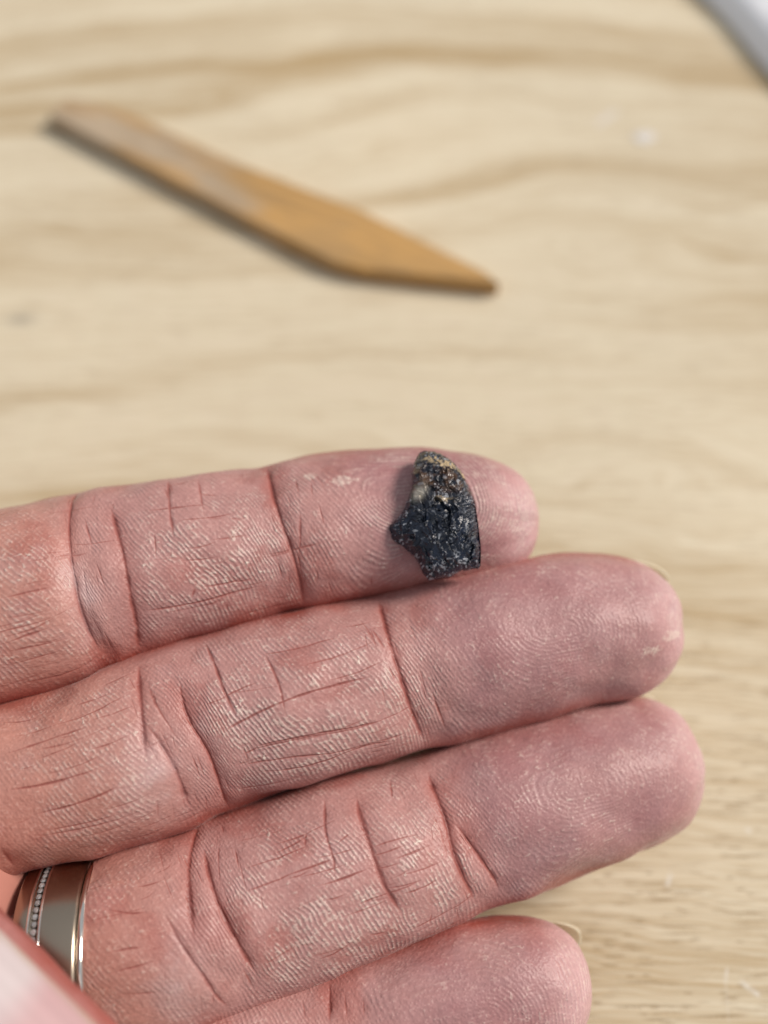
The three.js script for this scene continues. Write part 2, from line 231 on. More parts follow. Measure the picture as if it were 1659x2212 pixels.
function fingerGeometry(f, skin) {
  const R = f.rows, pos = [], uv = [], idx = [], v = V(0, 0, 0), C = COLS + 1, { W, H } = skin;
  const samp = (buf, u, w) => { const x = u * W - 0.5, y = clamp(w * H - 0.5, 0, H - 1.001), x0 = Math.floor(x), y0 = Math.floor(y), g = (a, b) => buf[b * W + ((a % W) + W) % W]; return mix(mix(g(x0, y0), g(x0 + 1, y0), x - x0), mix(g(x0, y0 + 1), g(x0 + 1, y0 + 1), x - x0), y - y0); };
  for (let i = 0; i < R.length; i++) for (let j = 0; j < C; j++) {
    const th = thetaOf(j), u = j / COLS, t = R[i].s / f.L, shrink = clamp(R[i].r / 0.004);
    const lump = (fbm(R[i].ax * 170 + 3, Math.sin(th) * 1.7, Math.cos(th) * 1.7 + f.roll * 20, 2) - 0.5) * 1.25e-3;
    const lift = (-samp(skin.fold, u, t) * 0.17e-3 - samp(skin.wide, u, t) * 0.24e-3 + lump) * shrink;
    surfacePoint(f, R[i], th, lift, v); pos.push(v.x, v.y, v.z); uv.push(u, t);
    if (i && j) { const a = i * C + j; idx.push(a - C - 1, a - C, a, a - C - 1, a, a - 1); }
  }
  const g = new THREE.BufferGeometry(); g.setAttribute('position', new THREE.Float32BufferAttribute(pos, 3)); g.setAttribute('uv', new THREE.Float32BufferAttribute(uv, 2)); g.setIndex(idx); g.computeVertexNormals();
  // one normal along the seam on the back of the finger
  const nr = g.attributes.normal; for (let i = 0; i < R.length; i++) { const a = i * C, b = a + COLS, n = V(nr.getX(a) + nr.getX(b), nr.getY(a) + nr.getY(b), nr.getZ(a) + nr.getZ(b)).normalize(); nr.setXYZ(a, n.x, n.y, n.z); nr.setXYZ(b, n.x, n.y, n.z); }
  return g;
}

// the palm, heel of the hand and wrist, which carry the fingers
function palmGeometry() {
  const front = [at(-60, 1330, 0.0255), at(-60, 2540, 0.0145)], rowsN = 90, cols = 72, pos = [], uv = [], idx = [];
  const dir = V(-0.965, 0.03, 0.26).normalize();
  const wAt = (d) => mix(1.0, 0.74, smooth(40, 100, d)), hAt = (d) => mix(11.5, 17, smooth(0, 45, d)) * mix(1, 1.05, smooth(70, 110, d));
  const mid = front[0].clone().add(front[1]).multiplyScalar(0.5), half = front[1].clone().sub(front[0]).multiplyScalar(0.5), hw = half.length() * 1000 + 8; half.normalize();
  const nrm = half.clone().cross(dir).normalize(); if (nrm.y < 0) nrm.negate();
  for (let i = 0; i <= rowsN; i++) {
    const t = i / rowsN, d = -6 + 190 * t, c = d < 4 ? Math.sqrt(Math.max(0, 1 - Math.pow((4 - d) / 10, 2))) : d > 176 ? Math.sqrt(Math.max(0, 1 - Math.pow((d - 176) / 8, 2))) : 1;
    const p0 = mid.clone().addScaledVector(dir, d * MM);
    for (let j = 0; j <= cols; j++) {
      const a = j / cols * 2 * Math.PI, cs = Math.cos(a), sn = Math.sin(a), e = (x) => Math.sign(x) * Math.pow(Math.abs(x), 0.72);
      const p = p0.clone().addScaledVector(half, e(cs) * hw * wAt(d) * mix(0.9, 1, c) * (c > 0 ? 1 : 0.9) * MM * Math.max(c, 0.02)).addScaledVector(nrm, e(sn) * hAt(d) * Math.max(c, 0.02) * MM);
      pos.push(p.x, p.y, p.z); uv.push(j / cols, t); if (i && j) { const k = i * (cols + 1) + j; idx.push(k - cols - 2, k, k - cols - 1, k - cols - 2, k - 1, k); }
    }
  }
  const g = new THREE.BufferGeometry(); g.setAttribute('position', new THREE.Float32BufferAttribute(pos, 3)); g.setAttribute('uv', new THREE.Float32BufferAttribute(uv, 2)); g.setIndex(idx); g.computeVertexNormals();
  return g;
}

// a nail: a curved plate on the back of a finger's last joint
function nailGeometry(f, { from, to, half, turn, gap, drop, thick = 0.4, bend = 0.012, mid = 2 }) {
  const b = f.rows[f.rows.findIndex((r) => r.s >= f.S0)], base = b.c.clone(), A = b.A.clone(), N = b.N.clone(), S = b.S.clone();
  { const e = f.rows[f.rows.length - 1].c.clone().sub(base).normalize(); A.copy(e); N.addScaledVector(A, -N.dot(A)).normalize(); S.copy(A).cross(N); }
  const NX = 48, NY = 40, pos = [], idx = [], uv = [], R = f.r0 * 1000 * gap;
  const put = (x, a, h) => {   // x mm past the tip's start, a: angle from the middle of the nail
    const ang = Math.PI + turn + a, rr = R - drop - bend * Math.pow(Math.max(0, x), 2) + h;
    return base.clone().addScaledVector(A, x * MM).addScaledVector(S, Math.sin(ang) * (rr + 0.2) * MM).addScaledVector(N, Math.cos(ang) * rr * (f.name === 'thumb' ? 0.66 : 0.86) * MM);
  };
  for (const side of [0, 1]) for (let i = 0; i <= NX; i++) for (let j = 0; j <= NY; j++) {
    const t = i / NX, w = j / NY * 2 - 1, free = mid + (to - mid) * Math.pow(Math.max(0, 1 - Math.pow(Math.abs(w), 2.3) * 0.985), 0.5);
    const x = mix(from, free, t), edge = Math.pow(Math.abs(w), 6) * 0.25, p = put(x, w * half, side ? 0 : thick - edge); pos.push(p.x, p.y, p.z); uv.push(t, w * 0.5 + 0.5);
  }
  const C = NY + 1, M = (NX + 1) * C;
  for (let i = 0; i < NX; i++) for (let j = 0; j < NY; j++) { const a = i * C + j; idx.push(a, a + C, a + 1, a + 1, a + C, a + C + 1, M + a, M + a + 1, M + a + C, M + a + 1, M + a + C + 1, M + a + C); }
  for (let j = 0; j < NY; j++) { const a = NX * C + j; idx.push(a, M + a, a + 1, a + 1, M + a, M + a + 1, j, j + 1, M + j, j + 1, M + j + 1, M + j); }
  for (let i = 0; i < NX; i++) { const a = i * C, b2 = a + NY; idx.push(a, M + a, a + C, a + C, M + a, M + a + C, b2, b2 + C, M + b2, b2 + C, M + b2 + C, M + b2); }
  const g = new THREE.BufferGeometry(); g.setAttribute('position', new THREE.Float32BufferAttribute(pos, 3)); g.setAttribute('uv', new THREE.Float32BufferAttribute(uv, 2)); g.setIndex(idx); g.computeVertexNormals();
  return g;
}

const fingers = {}; let hand;
{
  const geos = [], mats = []; let id = 1;
  for (const name of Object.keys(FINGERS)) {
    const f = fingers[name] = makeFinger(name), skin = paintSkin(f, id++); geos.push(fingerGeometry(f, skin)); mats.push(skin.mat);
  }
  geos.push(palmGeometry()); mats.push(new THREE.MeshPhysicalMaterial({ name: 'skin of the palm', color: new THREE.Color().setRGB(0.5, 0.22, 0.175), roughness: 0.56, specularIntensity: 0.75 }));
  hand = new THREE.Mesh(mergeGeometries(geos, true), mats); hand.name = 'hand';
  tag(hand, 'dusty open left hand, palm up, holding the black fragment on its fingers', 'hand');
  const nailMat = new THREE.MeshPhysicalMaterial({ name: 'nail', color: new THREE.Color().setRGB(0.88, 0.81, 0.62), roughness: 0.8, transmission: 0.5, clearcoat: 0.3, clearcoatRoughness: 0.2 });
  const NAILS = {
    index: { from: -3, to: 12.2, half: 0.85, turn: 0.1, gap: 1.0, drop: 0.5 },
    middle: { from: -3, to: 12.2, half: 0.55, turn: 0.72, gap: 1.035, drop: 0, bend: 0.012, mid: 6 },
    ring: { from: -3, to: 10.0, half: 0.5, turn: 0.8, gap: 1.03, drop: 0, bend: 0.015, mid: 6 },
    little: { from: -3, to: 10.1, half: 0.40, turn: 0.62, gap: 0.965, drop: 0.1, bend: 0.018, mid: 7 },
  };
  for (const [name, o] of Object.entries(NAILS)) { const m = new THREE.Mesh(nailGeometry(fingers[name], o), nailMat); m.name = 'fingernail'; hand.add(m); }
  scene.add(shade(hand));
}

// ---------------------------------------------------------------- table top
{
  const S = 2048, mm = 240 / S, color = new Uint8Array(S * S * 4), bump = new Uint8Array(S * S * 4);
  const X0 = -120, Z0 = -215, MARK = at(45, 690, 0);   // mm, the corner of the sheet
  const cream = [0.70, 0.62, 0.46], tan = [0.44, 0.32, 0.17], dark = [0.30, 0.20, 0.10];
  seed = 4242;
  const pores = new Float32Array(S * S);
  for (let i = 0; i < 26000; i++) {
    const x = rnd() * S, y = rnd() * S, l = (1.2 + rnd() * rnd() * 9) / mm, a = (0.25 + 0.75 * rnd()) * (noise(x * 0.006, y * 0.03, 5) > 0.42 ? 1 : 0.4), wv = rnd() * 6;
    for (let k = 0; k < l; k++) { const xx = (x + k) | 0, yy = (y + Math.sin(k * 0.012 + wv) * 2.2) | 0; if (xx < S && yy >= 0 && yy < S) { const t = a * Math.sin(Math.PI * k / l); pores[yy * S + xx] = Math.max(pores[yy * S + xx], t); if (rnd() < 0.5 && yy + 1 < S) pores[(yy + 1) * S + xx] = Math.max(pores[(yy + 1) * S + xx], t * 0.6); } }
  }
  for (let j = 0; j < S; j++) for (let i = 0; i < S; i++) {
    const x = X0 + (i + 0.5) * mm, z = Z0 + (j + 0.5) * mm, q = (j * S + i) * 4;
    const far = smooth(-45, -85, z);
    // the rings of the log, cut flat: wide wavering bands, closer and straighter towards the near edge
    const wob = (fbm(x * 0.009 + 3, z * 0.016, 1, 3) - 0.5) * 52 * mix(0.2, 1, far) + (fbm(x * 0.05, z * 0.16, 7, 3) - 0.5) * 5 - x * 0.045;
    const u = z + wob, band = fbm(u * 0.085, 2.5, x * 0.008, 3), band2 = noise(u * 0.3, x * 0.02, 9.5);
    const fibre = fbm(x * 0.07, u * 3.0, 3.3, 3), hair = noise(x * 0.18, z * 7.5, 12.1);
    const broad = smooth(0.40, 0.62, fbm(x * 0.008 + 5, u * 0.095, 17, 4)), lines = (band - 0.5) * 1.5 + (band2 - 0.5) * 0.7 + (noise(u * 0.75, x * 0.015, 33.5) - 0.5) * 0.5;
    let t = clamp(0.04 + broad * 0.52 + 0.2 * smooth(35, 75, x) * smooth(0.3, 0.6, fbm(x * 0.02, z * 0.03, 51, 2)) * far + lines * (0.55 + 0.6 * broad) * mix(0.6, 1, far));
    t = clamp(mix(0.30, 0.0, far) + t * mix(0.55, 0.95, far) + (fibre - 0.5) * mix(1.2, 0.8, far) + (hair - 0.5) * 0.5);
    const blot = fbm(x * 0.02 + 8, z * 0.02, 4, 3), p = pores[j * S + i] * mix(1, 0.5, far);
    // a grey smudge, a white fleck of paint, a few scratches
    const d1 = Math.hypot((x - MARK.x * 1000) / 2.4, (z - MARK.z * 1000) / 1.3), smudge = 0.5 * Math.exp(-d1 * d1);
    for (let c = 0; c < 3; c++) {
      let v = mix(cream[c], tan[c], t); v *= 0.94 + 0.16 * blot; v = mix(v, dark[c], p * 0.85); v = mix(v, [0.2, 0.18, 0.15][c], smudge); color[q + c] = enc(v);
    }
    color[q + 3] = bump[q + 3] = 255; bump[q] = bump[q + 1] = bump[q + 2] = clamp(0.7 + (fibre - 0.5) * 0.3 + (hair - 0.5) * 0.3 - p * 0.5) * 255;
  }
  const scratch = (x0, z0, x1, z1, w, a) => { const n = Math.hypot(x1 - x0, z1 - z0) / mm * 2; for (let k = 0; k <= n; k++) { const t = k / n, cx = (mix(x0, x1, t) - X0) / mm, cz = (mix(z0, z1, t) - Z0) / mm, rr = w / mm; for (let j = Math.floor(cz - rr); j <= cz + rr; j++) for (let i = Math.floor(cx - rr); i <= cx + rr; i++) { if (i < 0 || j < 0 || i >= S || j >= S) continue; const e = a * Math.exp(-((i - cx) ** 2 + (j - cz) ** 2) / (rr * rr) * 3) * (0.5 + noise(i * 0.3, j * 0.3, 2)) * 0.4, q = (j * S + i) * 4; for (let c = 0; c < 3; c++) color[q + c] = mix(color[q + c], [226, 220, 208][c], Math.min(1, e)); } } };
  const sc = (ax, ay, bx, by, w, a) => { const p = at(ax, ay, 0), r = at(bx, by, 0); scratch(p.x * 1000, p.z * 1000, r.x * 1000, r.z * 1000, w, a); };
  sc(1448, 1888, 1440, 1912, 0.35, 0.7); sc(1570, 2090, 1566, 2120, 0.25, 0.7); sc(1566, 2120, 1574, 2210, 0.14, 0.5); sc(1612, 1788, 1618, 1796, 0.4, 0.6); sc(1600, 2120, 1640, 2150, 0.5, 0.35); sc(1290, 268, 1330, 240, 1.2, 0.3); sc(1150, 1890, 1160, 1900, 0.6, 0.4);
  const mat = new THREE.MeshPhysicalMaterial({ name: 'pale plywood', map: dataTex(color, S, S, true, THREE.MirroredRepeatWrapping, THREE.MirroredRepeatWrapping), bumpMap: dataTex(bump, S, S, false, THREE.MirroredRepeatWrapping, THREE.MirroredRepeatWrapping), bumpScale: 0.00018, roughness: 0.55, specularIntensity: 0.6 });
  const g = new THREE.BoxGeometry(0.9, 0.018, 0.62); g.translate(0, -0.009, -0.1);
  const p = g.attributes.position, uv = g.attributes.uv; for (let i = 0; i < p.count; i++) uv.setXY(i, (p.getX(i) * 1000 - X0) / 240, (p.getZ(i) * 1000 - Z0 + p.getY(i) * 1000) / 240);
  const m = new THREE.Mesh(g, mat); m.name = 'table_top'; tag(m, 'pale plywood table top with wavy tan grain under the hand', 'table', null, 'structure'); scene.add(shade(m));
  // white fleck
  const c = at(1390, 297, 0), fl = new THREE.IcosahedronGeometry(0.0015, 3), fp = fl.attributes.position;
  for (let i = 0; i < fp.count; i++) { const n = 0.75 + 0.5 * noise(fp.getX(i) * 900, fp.getY(i) * 900, fp.getZ(i) * 900); fp.setXYZ(i, fp.getX(i) * n * 1.35, fp.getY(i) * n * 0.12 + 0.0001, fp.getZ(i) * n * 0.85); }
  fl.computeVertexNormals(); const fm = new THREE.Mesh(fl, new THREE.MeshStandardMaterial({ color: new THREE.Color().setRGB(0.70, 0.68, 0.65), roughness: 0.8 })); fm.name = 'plaster_crumb'; fm.position.set(c.x, 0, c.z);
  tag(fm, 'small flat white crumb on the bare wood, between the pointed stick and the white cloth', 'crumb'); scene.add(shade(fm));
}

// ---------------------------------------------------------------- pointed wooden stick
{
  const T = 0.0032, outline = [[104, 246], [112, 224], [140, 211], [180, 210], [236, 222], [338, 268], [447, 322], [542, 360], [631, 392], [814, 467], [950, 536], [1046, 584], [1094, 609], [1088, 611], [1005, 607], [814, 584], [770, 578], [735, 571], [700, 556], [631, 522], [474, 440], [270, 336], [121, 263]];
  const pts = outline.map(([x, y]) => at(x, y, T)), c = pts.reduce((a, p) => a.add(p), V(0, 0, 0)).multiplyScalar(1 / pts.length);
  const sh = new THREE.Shape(new THREE.SplineCurve(pts.map((p) => new THREE.Vector2(p.x - c.x, -(p.z - c.z)))).getPoints(10).slice(0, -1).concat());
  const bev = 0.0005, g = new THREE.ExtrudeGeometry(sh, { depth: T - 2 * bev, bevelEnabled: true, bevelThickness: bev, bevelSize: bev, bevelOffset: -bev, bevelSegments: 4, curveSegments: 8 });
  g.rotateX(-Math.PI / 2); g.translate(0, bev, 0);
  const a = pts[0], b = pts[12], L = Math.hypot(b.x - a.x, b.z - a.z), ux = (b.x - a.x) / L, uz = (b.z - a.z) / L;
  const p = g.attributes.position, uv = g.attributes.uv; for (let i = 0; i < p.count; i++) { const x = p.getX(i) + c.x - a.x, z = p.getZ(i) + c.z - a.z; uv.setXY(i, (x * ux + z * uz) / L, (-x * uz + z * ux + p.getY(i)) / 0.03 + 0.5); }
  const W = 1024, H = 256, col = new Uint8Array(W * H * 4), bm = new Uint8Array(W * H * 4);
  for (let j = 0; j < H; j++) for (let i = 0; i < W; i++) {
    const u = i / W, v = j / H, q = (j * W + i) * 4, g1 = fbm(u * 9, v * 26, 3, 4), g2 = noise(u * 30, v * 120, 5), edge = (fbm(u * 7, v * 5, 8, 3) - 0.5) * 0.32;
    const wet = clamp(smooth(0.36, 0.50, u + edge * 0.9 + (v - 0.5) * -0.3) * (0.82 + 0.3 * fbm(u * 5, v * 9, 31, 3)) + 0.75 * smooth(0.5, 0.7, fbm(u * 4.5 + 2, v * 7, 40, 3) + 0.12 * smooth(0.1, 0.3, u))), dirt = smooth(0.5, 0.75, fbm(u * 12, v * 8, 12, 3)) * 0.4;
    const dry = [0.40, 0.30, 0.195], oc = [0.50, 0.285, 0.09], lt = [0.53, 0.425, 0.30];
    for (let k = 0; k < 3; k++) { let t = mix(mix(dry[k], lt[k], clamp((g1 - 0.3) * 2)), oc[k] * (0.75 + 0.5 * g1), wet * (0.8 + 0.2 * g1)); t *= 0.92 + 0.16 * g2; t = mix(t, [0.3, 0.22, 0.13][k], dirt * 0.5); col[q + k] = enc(t); }
    col[q + 3] = bm[q + 3] = 255; bm[q] = bm[q + 1] = bm[q + 2] = clamp(0.5 + (g1 - 0.5) * 0.5 + (g2 - 0.5) * 0.3) * 255;
  }
  const m = new THREE.Mesh(g, new THREE.MeshPhysicalMaterial({ name: 'stained wood', map: dataTex(col, W, H, true), bumpMap: dataTex(bm, W, H, false), bumpScale: 0.0002, roughness: 0.5 }));
  m.name = 'wooden_stick'; m.position.set(c.x, 0, c.z); tag(m, 'flat wooden stick with a rounded grey end and an orange stained pointed end', 'wooden tool'); scene.add(shade(m));
}

// ---------------------------------------------------------------- white cloth in the far corner
{
  const e0 = at(1492, 0, 0), e1 = at(1659, 185, 0), d = e1.clone().sub(e0).normalize(), n = V(d.z, 0, -d.x); if (n.x < 0) n.negate();
  const NU = 160, NV = 110, pos = [], idx = [], uv = [];
  const LU = 0.26, LV = 0.14, start = e0.clone().addScaledVector(d, -0.12);
  for (const side of [0, 1]) for (let i = 0; i <= NV; i++) for (let j = 0; j <= NU; j++) {
    const u = j / NU * LU, vv = i / NV, v = vv * LV, edgeU = Math.min(u, LU - u), ed = Math.min(v, edgeU, LV - v);
    const r = 0.028, prof = ed < r ? Math.sqrt(Math.max(0, 1 - Math.pow(1 - ed / r, 2))) : 1;
    const fold = 0.011 * (fbm(u * 40, v * 60, 2, 4) - 0.4) + 0.0018 * Math.sin(v * 240 + 5 * noise(u * 25, v * 25, 1));
    const y = side ? 0.0004 + prof * 0.0004 : 0.0006 + prof * (0.0095 + fold * smooth(0, 0.012, ed));
    const wav = 0.006 * (noise(u * 70, 1, 1) - 0.5) * (1 - vv), p = start.clone().addScaledVector(d, u).addScaledVector(n, v + wav - (side ? 0 : 0.001 * (ed < r ? 1 : 0) * 0)); pos.push(p.x, y, p.z); uv.push(u * 20, v * 20);
  }
  const C = NU + 1, M = (NV + 1) * C;
  for (let i = 0; i < NV; i++) for (let j = 0; j < NU; j++) { const a = i * C + j; idx.push(a, a + 1, a + C, a + 1, a + C + 1, a + C, M + a, M + a + C, M + a + 1, M + a + 1, M + a + C, M + a + C + 1); }
  for (let j = 0; j < NU; j++) { const a = j, b = NV * C + j; idx.push(a, M + a, a + 1, a + 1, M + a, M + a + 1, b, b + 1, M + b, b + 1, M + b + 1, M + b); }
  for (let i = 0; i < NV; i++) { const a = i * C, b = a + NU; idx.push(a, a + C, M + a, a + C, M + a + C, M + a, b, M + b, b + C, b + C, M + b, M + b + C); }
  const g = new THREE.BufferGeometry(); g.setAttribute('position', new THREE.Float32BufferAttribute(pos, 3)); g.setAttribute('uv', new THREE.Float32BufferAttribute(uv, 2)); g.setIndex(idx); g.computeVertexNormals();
  const m = new THREE.Mesh(g, new THREE.MeshPhysicalMaterial({ name: 'white cotton', color: new THREE.Color().setRGB(0.90, 0.92, 0.95), roughness: 0.85, sheen: 0.3 }));
  m.name = 'white_cloth'; tag(m, 'folded white cloth lying on the far corner of the table', 'cloth'); scene.add(shade(m));
}

// ---------------------------------------------------------------- ring on the ring finger
{
  const f = fingers.ring, c = at(158, 2088, 0.0157), row = f.rows.reduce((a, b) => (b.c.distanceTo(c) < a.c.distanceTo(c) ? b : a));
  const g0 = new THREE.Group(); g0.name = 'finger_ring';
  const ringAxis = row.A.clone().addScaledVector(row.S, 0.19).normalize(), ringSide = row.S.clone().addScaledVector(ringAxis, -row.S.dot(ringAxis)).normalize(), M4 = new THREE.Matrix4().makeBasis(ringSide, ringAxis, ringSide.clone().cross(ringAxis)); g0.setRotationFromMatrix(M4); g0.position.copy(row.c);
  const R = row.r + 0.0007, T = 0.0016, HW = 0.0036, CH = -0.0013, SQ = 0.96;
  const metal = new THREE.MeshStandardMaterial({ name: 'pale gold', color: new THREE.Color().setRGB(0.42, 0.345, 0.265), metalness: 1, roughness: 0.26 });
  const bright = new THREE.MeshStandardMaterial({ name: 'polished pale gold', color: new THREE.Color().setRGB(0.86, 0.82, 0.75), metalness: 1, roughness: 0.1 });
  const lathe = (pts, m, name) => { const g = new THREE.LatheGeometry(pts.map(([x, y]) => new THREE.Vector2(x, y)), 220); g.scale(1, 1, SQ); const o = new THREE.Mesh(g, m); o.name = name; g0.add(o); return o; };
  const band = []; // profile from inside out, with a channel for the stones
  const prof = (y) => R + T - 0.0004 * Math.pow(y / HW, 2);
  band.push([R, -HW]); band.push([prof(-HW) - 0.0003, -HW]); band.push([prof(-HW), -HW + 0.00025]);
  band.push([prof(CH - 0.0005), CH - 0.0005], [prof(CH) - 0.00045, CH - 0.00048], [prof(CH) - 0.00045, CH + 0.00048], [prof(CH + 0.0005), CH + 0.0005]);
  for (let y = CH + 0.0008; y < HW - 0.0007; y += 0.0003) band.push([prof(y), y]);
  band.push([prof(HW) - 0.0003, HW - 0.0006], [R - 0.0001, HW - 0.0006], [R, -HW]);
  lathe(band, metal, 'band');
  const tube = (y, r) => { const q = []; for (let k = 0; k <= 14; k++) { const a = k / 14 * Math.PI * 2; q.push([prof(y) - r * 0.5 + Math.cos(a) * r, y + Math.sin(a) * r]); } return q; };
  lathe(tube(HW - 0.0003, 0.00034), bright, 'rim'); lathe(tube(CH - 0.0006, 0.00015), bright, 'channel_edge'); lathe(tube(CH + 0.0006, 0.00015), bright, 'channel_edge');
  // small round-cut stones
  const st = new THREE.CylinderGeometry(0.0002, 0.00035, 0.00015, 8), cap = new THREE.ConeGeometry(0.00035, 0.0003, 8); cap.rotateX(Math.PI); cap.translate(0, -0.000225, 0);
  const sg = mergeGeometries([st.toNonIndexed(), cap.toNonIndexed()]); sg.computeVertexNormals();
  const gem = new THREE.MeshPhysicalMaterial({ name: 'clear stone', color: 0xffffff, roughness: 0.05, metalness: 0.0, transmission: 0.75, thickness: 0.0004, ior: 2.2, flatShading: true });
  const NS = 88; seed = 55;
  for (let i = 0; i < NS; i++) { const a = i / NS * Math.PI * 2, rr = prof(CH) - 0.0002, s = new THREE.Mesh(sg, gem); s.name = 'stone'; s.position.set(Math.sin(a) * rr, CH, Math.cos(a) * rr * SQ); s.quaternion.setFromUnitVectors(V(0, 1, 0), V(Math.sin(a) + (rnd() - 0.5) * 0.25, (rnd() - 0.5) * 0.25, Math.cos(a)).normalize()); g0.add(s); }
  tag(g0, 'wide pale gold ring with a row of tiny clear stones, on the ring finger', 'ring'); scene.add(shade(g0));
}

// ---------------------------------------------------------------- thumb nail
{
  const W = 128, H = 128, col = new Uint8Array(W * H * 4);
  for (let j = 0; j < H; j++) for (let i = 0; i < W; i++) {   // pale half-moon near the root, dry cuticle round the edge
    const u = i / W, v = Math.abs(j / H - 0.5) * 2, q = (j * W + i) * 4, moon = smooth(0.36, 0.16, u - 0.1 * v * v + 0.03 * noise(i * 0.1, j * 0.1, 1)), cut = Math.max(smooth(0.9, 0.985, v), smooth(0.07, 0.02, u)) * (0.4 + 0.6 * noise(i * 0.12, j * 0.2, 4)), groove = noise(3, j * 0.35, 9) * 0.08;
    for (let c = 0; c < 3; c++) col[q + c] = enc(mix(mix([0.52, 0.335, 0.34][c], [0.56, 0.48, 0.48][c], moon) * (0.96 + groove), [0.45, 0.34, 0.25][c], cut * 0.8)); col[q + 3] = 255;
  }
  const f = fingers.thumb, m = new THREE.Mesh(nailGeometry(f, { from: -10.5, to: 12, half: 1.08, turn: Math.PI, gap: 1.0, drop: -0.12, bend: 0.01 }), new THREE.MeshPhysicalMaterial({ name: 'pink nail', map: dataTex(col, W, H, true), roughness: 0.5, specularIntensity: 0.7 }));
  m.name = 'thumbnail'; hand.add(shade(m));
}

// ---------------------------------------------------------------- the black fragment
{
  const crop = [[625, 240], [700, 250], [760, 275], [810, 310], [850, 350], [875, 390], [905, 425], [930, 490], [955, 540], [975, 590], [990, 650], [1000, 720], [1010, 790], [1018, 860], [1028, 950], [1030, 1010], [1028, 1090], [1015, 1105], [960, 1115], [900, 1125], [860, 1140], [830, 1165], [780, 1175], [720, 1185], [650, 1192], [630, 1165], [600, 1120], [575, 1070], [545, 1020], [500, 985], [455, 945], [405, 915], [385, 880], [365, 835], [370, 800], [395, 780], [430, 750], [470, 690], [490, 640], [515, 570], [540, 500], [545, 450], [525, 410], [545, 380], [550, 340], [565, 300], [590, 255]];
  const O = at(945, 1110, 0.0358), k = 1 / pxPerMetre(O.t + -0.001), U = 1 / (2.212 * 1.5069);
  const ol = crop.map(([x, y]) => [((1100 / 1.5069 + x * U) - 945) * k, -((1350 / 1.5069 + y * U) - 1110) * k]);   // metres, y up
  const cx = 0.0003, cy = -0.0006, NT = 520, NR = 110, pos = [], uv = [], idx = [];
  // distance from the centre to the outline along each direction
  const reach = []; for (let j = 0; j < NT; j++) { const a = j / NT * 2 * Math.PI, dx = Math.cos(a), dy = Math.sin(a); let best = 0; for (let i = 0; i < ol.length; i++) { const [x1, y1] = ol[i], [x2, y2] = ol[(i + 1) % ol.length], ex = x2 - x1, ey = y2 - y1, den = dx * ey - dy * ex; if (Math.abs(den) < 1e-12) continue; const t = ((x1 - cx) * ey - (y1 - cy) * ex) / den, s = ((x1 - cx) * dy - (y1 - cy) * dx) / den; if (t > 0 && s >= -1e-6 && s <= 1.000001) best = Math.max(best, t); } reach.push(best); }
  const bendY = (y) => -y * y / (2 * 0.021) * (y > 0 ? 1 : 1.1);
  const facet = (X, Y, z) => {   // broken little faces, each tilted its own way
    let best = 9, h = 0; const ix = Math.floor(X), iy = Math.floor(Y);
    for (let a = -1; a <= 1; a++) for (let b = -1; b <= 1; b++) { const px = ix + a + hash3(ix + a, iy + b, z), py = iy + b + hash3(ix + a, iy + b, z + 1), d = Math.abs(X - px) + Math.hypot(X - px, Y - py); if (d < best) { best = d; h = (X - px) * (hash3(ix + a, iy + b, z + 2) - 0.5) + (Y - py) * (hash3(ix + a, iy + b, z + 3) - 0.5) + 0.35 * (hash3(ix + a, iy + b, z + 4) - 0.5); } }
    return h;
  };
  const rough = (x, y) => { const X = x * 1000 + 40, Y = y * 1000 + 40, wx = (noise(X * 1.1, Y * 1.1, 2) - 0.5) * 1.2, wy = (noise(X * 1.1, Y * 1.1, 7) - 0.5) * 1.2; return 0.00060 * (fbm(X * 0.4, Y * 0.4, 1, 3) - 0.5) + 0.00085 * facet(X * 0.5 + wx, Y * 0.5 + wy, 11) + 0.00024 * facet(X * 1.5 + wx, Y * 1.6 + wy, 31) + 0.00008 * (fbm(X * 3.2, Y * 3.2, 8, 3) - 0.5); };
  const zTop = (x, y, f) => { const ridge = -Math.max(0, (x - 0.0022)) * 0.45 - Math.max(0, -x - 0.0005) * 0.12 - Math.max(0, y - 0.004) * 0.12; return 0.0008 + 0.0019 * Math.pow(Math.max(0, 1 - Math.pow(f, 5)), 0.5) + ridge + rough(x, y) * (0.4 + 0.6 * (1 - Math.pow(f, 8))); };
  const push = (x, y, z) => { pos.push(x, y, z + bendY(y)); uv.push(x / 0.018 + 0.5, y / 0.018 + 0.5); };
  for (let i = 0; i <= NR; i++) { const f = 1 - Math.pow(1 - i / NR, 1.25); for (let j = 0; j < NT; j++) { const a = j / NT * 2 * Math.PI, jag = 1 + (noise(Math.cos(a) * 14, Math.sin(a) * 14, 2) - 0.5) * 0.035 + (noise(Math.cos(a) * 40, Math.sin(a) * 40, 5) - 0.5) * 0.025, r = reach[j] * f * jag, x = cx + Math.cos(a) * r, y = cy + Math.sin(a) * r; push(x, y, zTop(x, y, f)); } }
  const under = 16; for (let i = 1; i <= under; i++) { const t = i / under, f = Math.max(0.0, t < 0.4 ? 1 - 0.03 * t : 1 - Math.pow((t - 0.4) / 0.6, 1.0)); for (let j = 0; j < NT; j++) { const a = j / NT * 2 * Math.PI, r = reach[j] * Math.max(f, 0.001), x = cx + Math.cos(a) * r, y = cy + Math.sin(a) * r; push(x, y, mix(0.0007, -0.0006, Math.min(1, t / 0.4)) + rough(x + 0.02, y) * 0.5); } }
  const total = NR + under; for (let i = 0; i < total; i++) for (let j = 0; j < NT; j++) { const a = i * NT + j, b = i * NT + (j + 1) % NT; idx.push(a, a + NT, b, b, a + NT, b + NT); }
  const g = new THREE.BufferGeometry(); g.setAttribute('position', new THREE.Float32BufferAttribute(pos, 3)); g.setAttribute('uv', new THREE.Float32BufferAttribute(uv, 2)); g.setIndex(idx); g.computeVertexNormals();
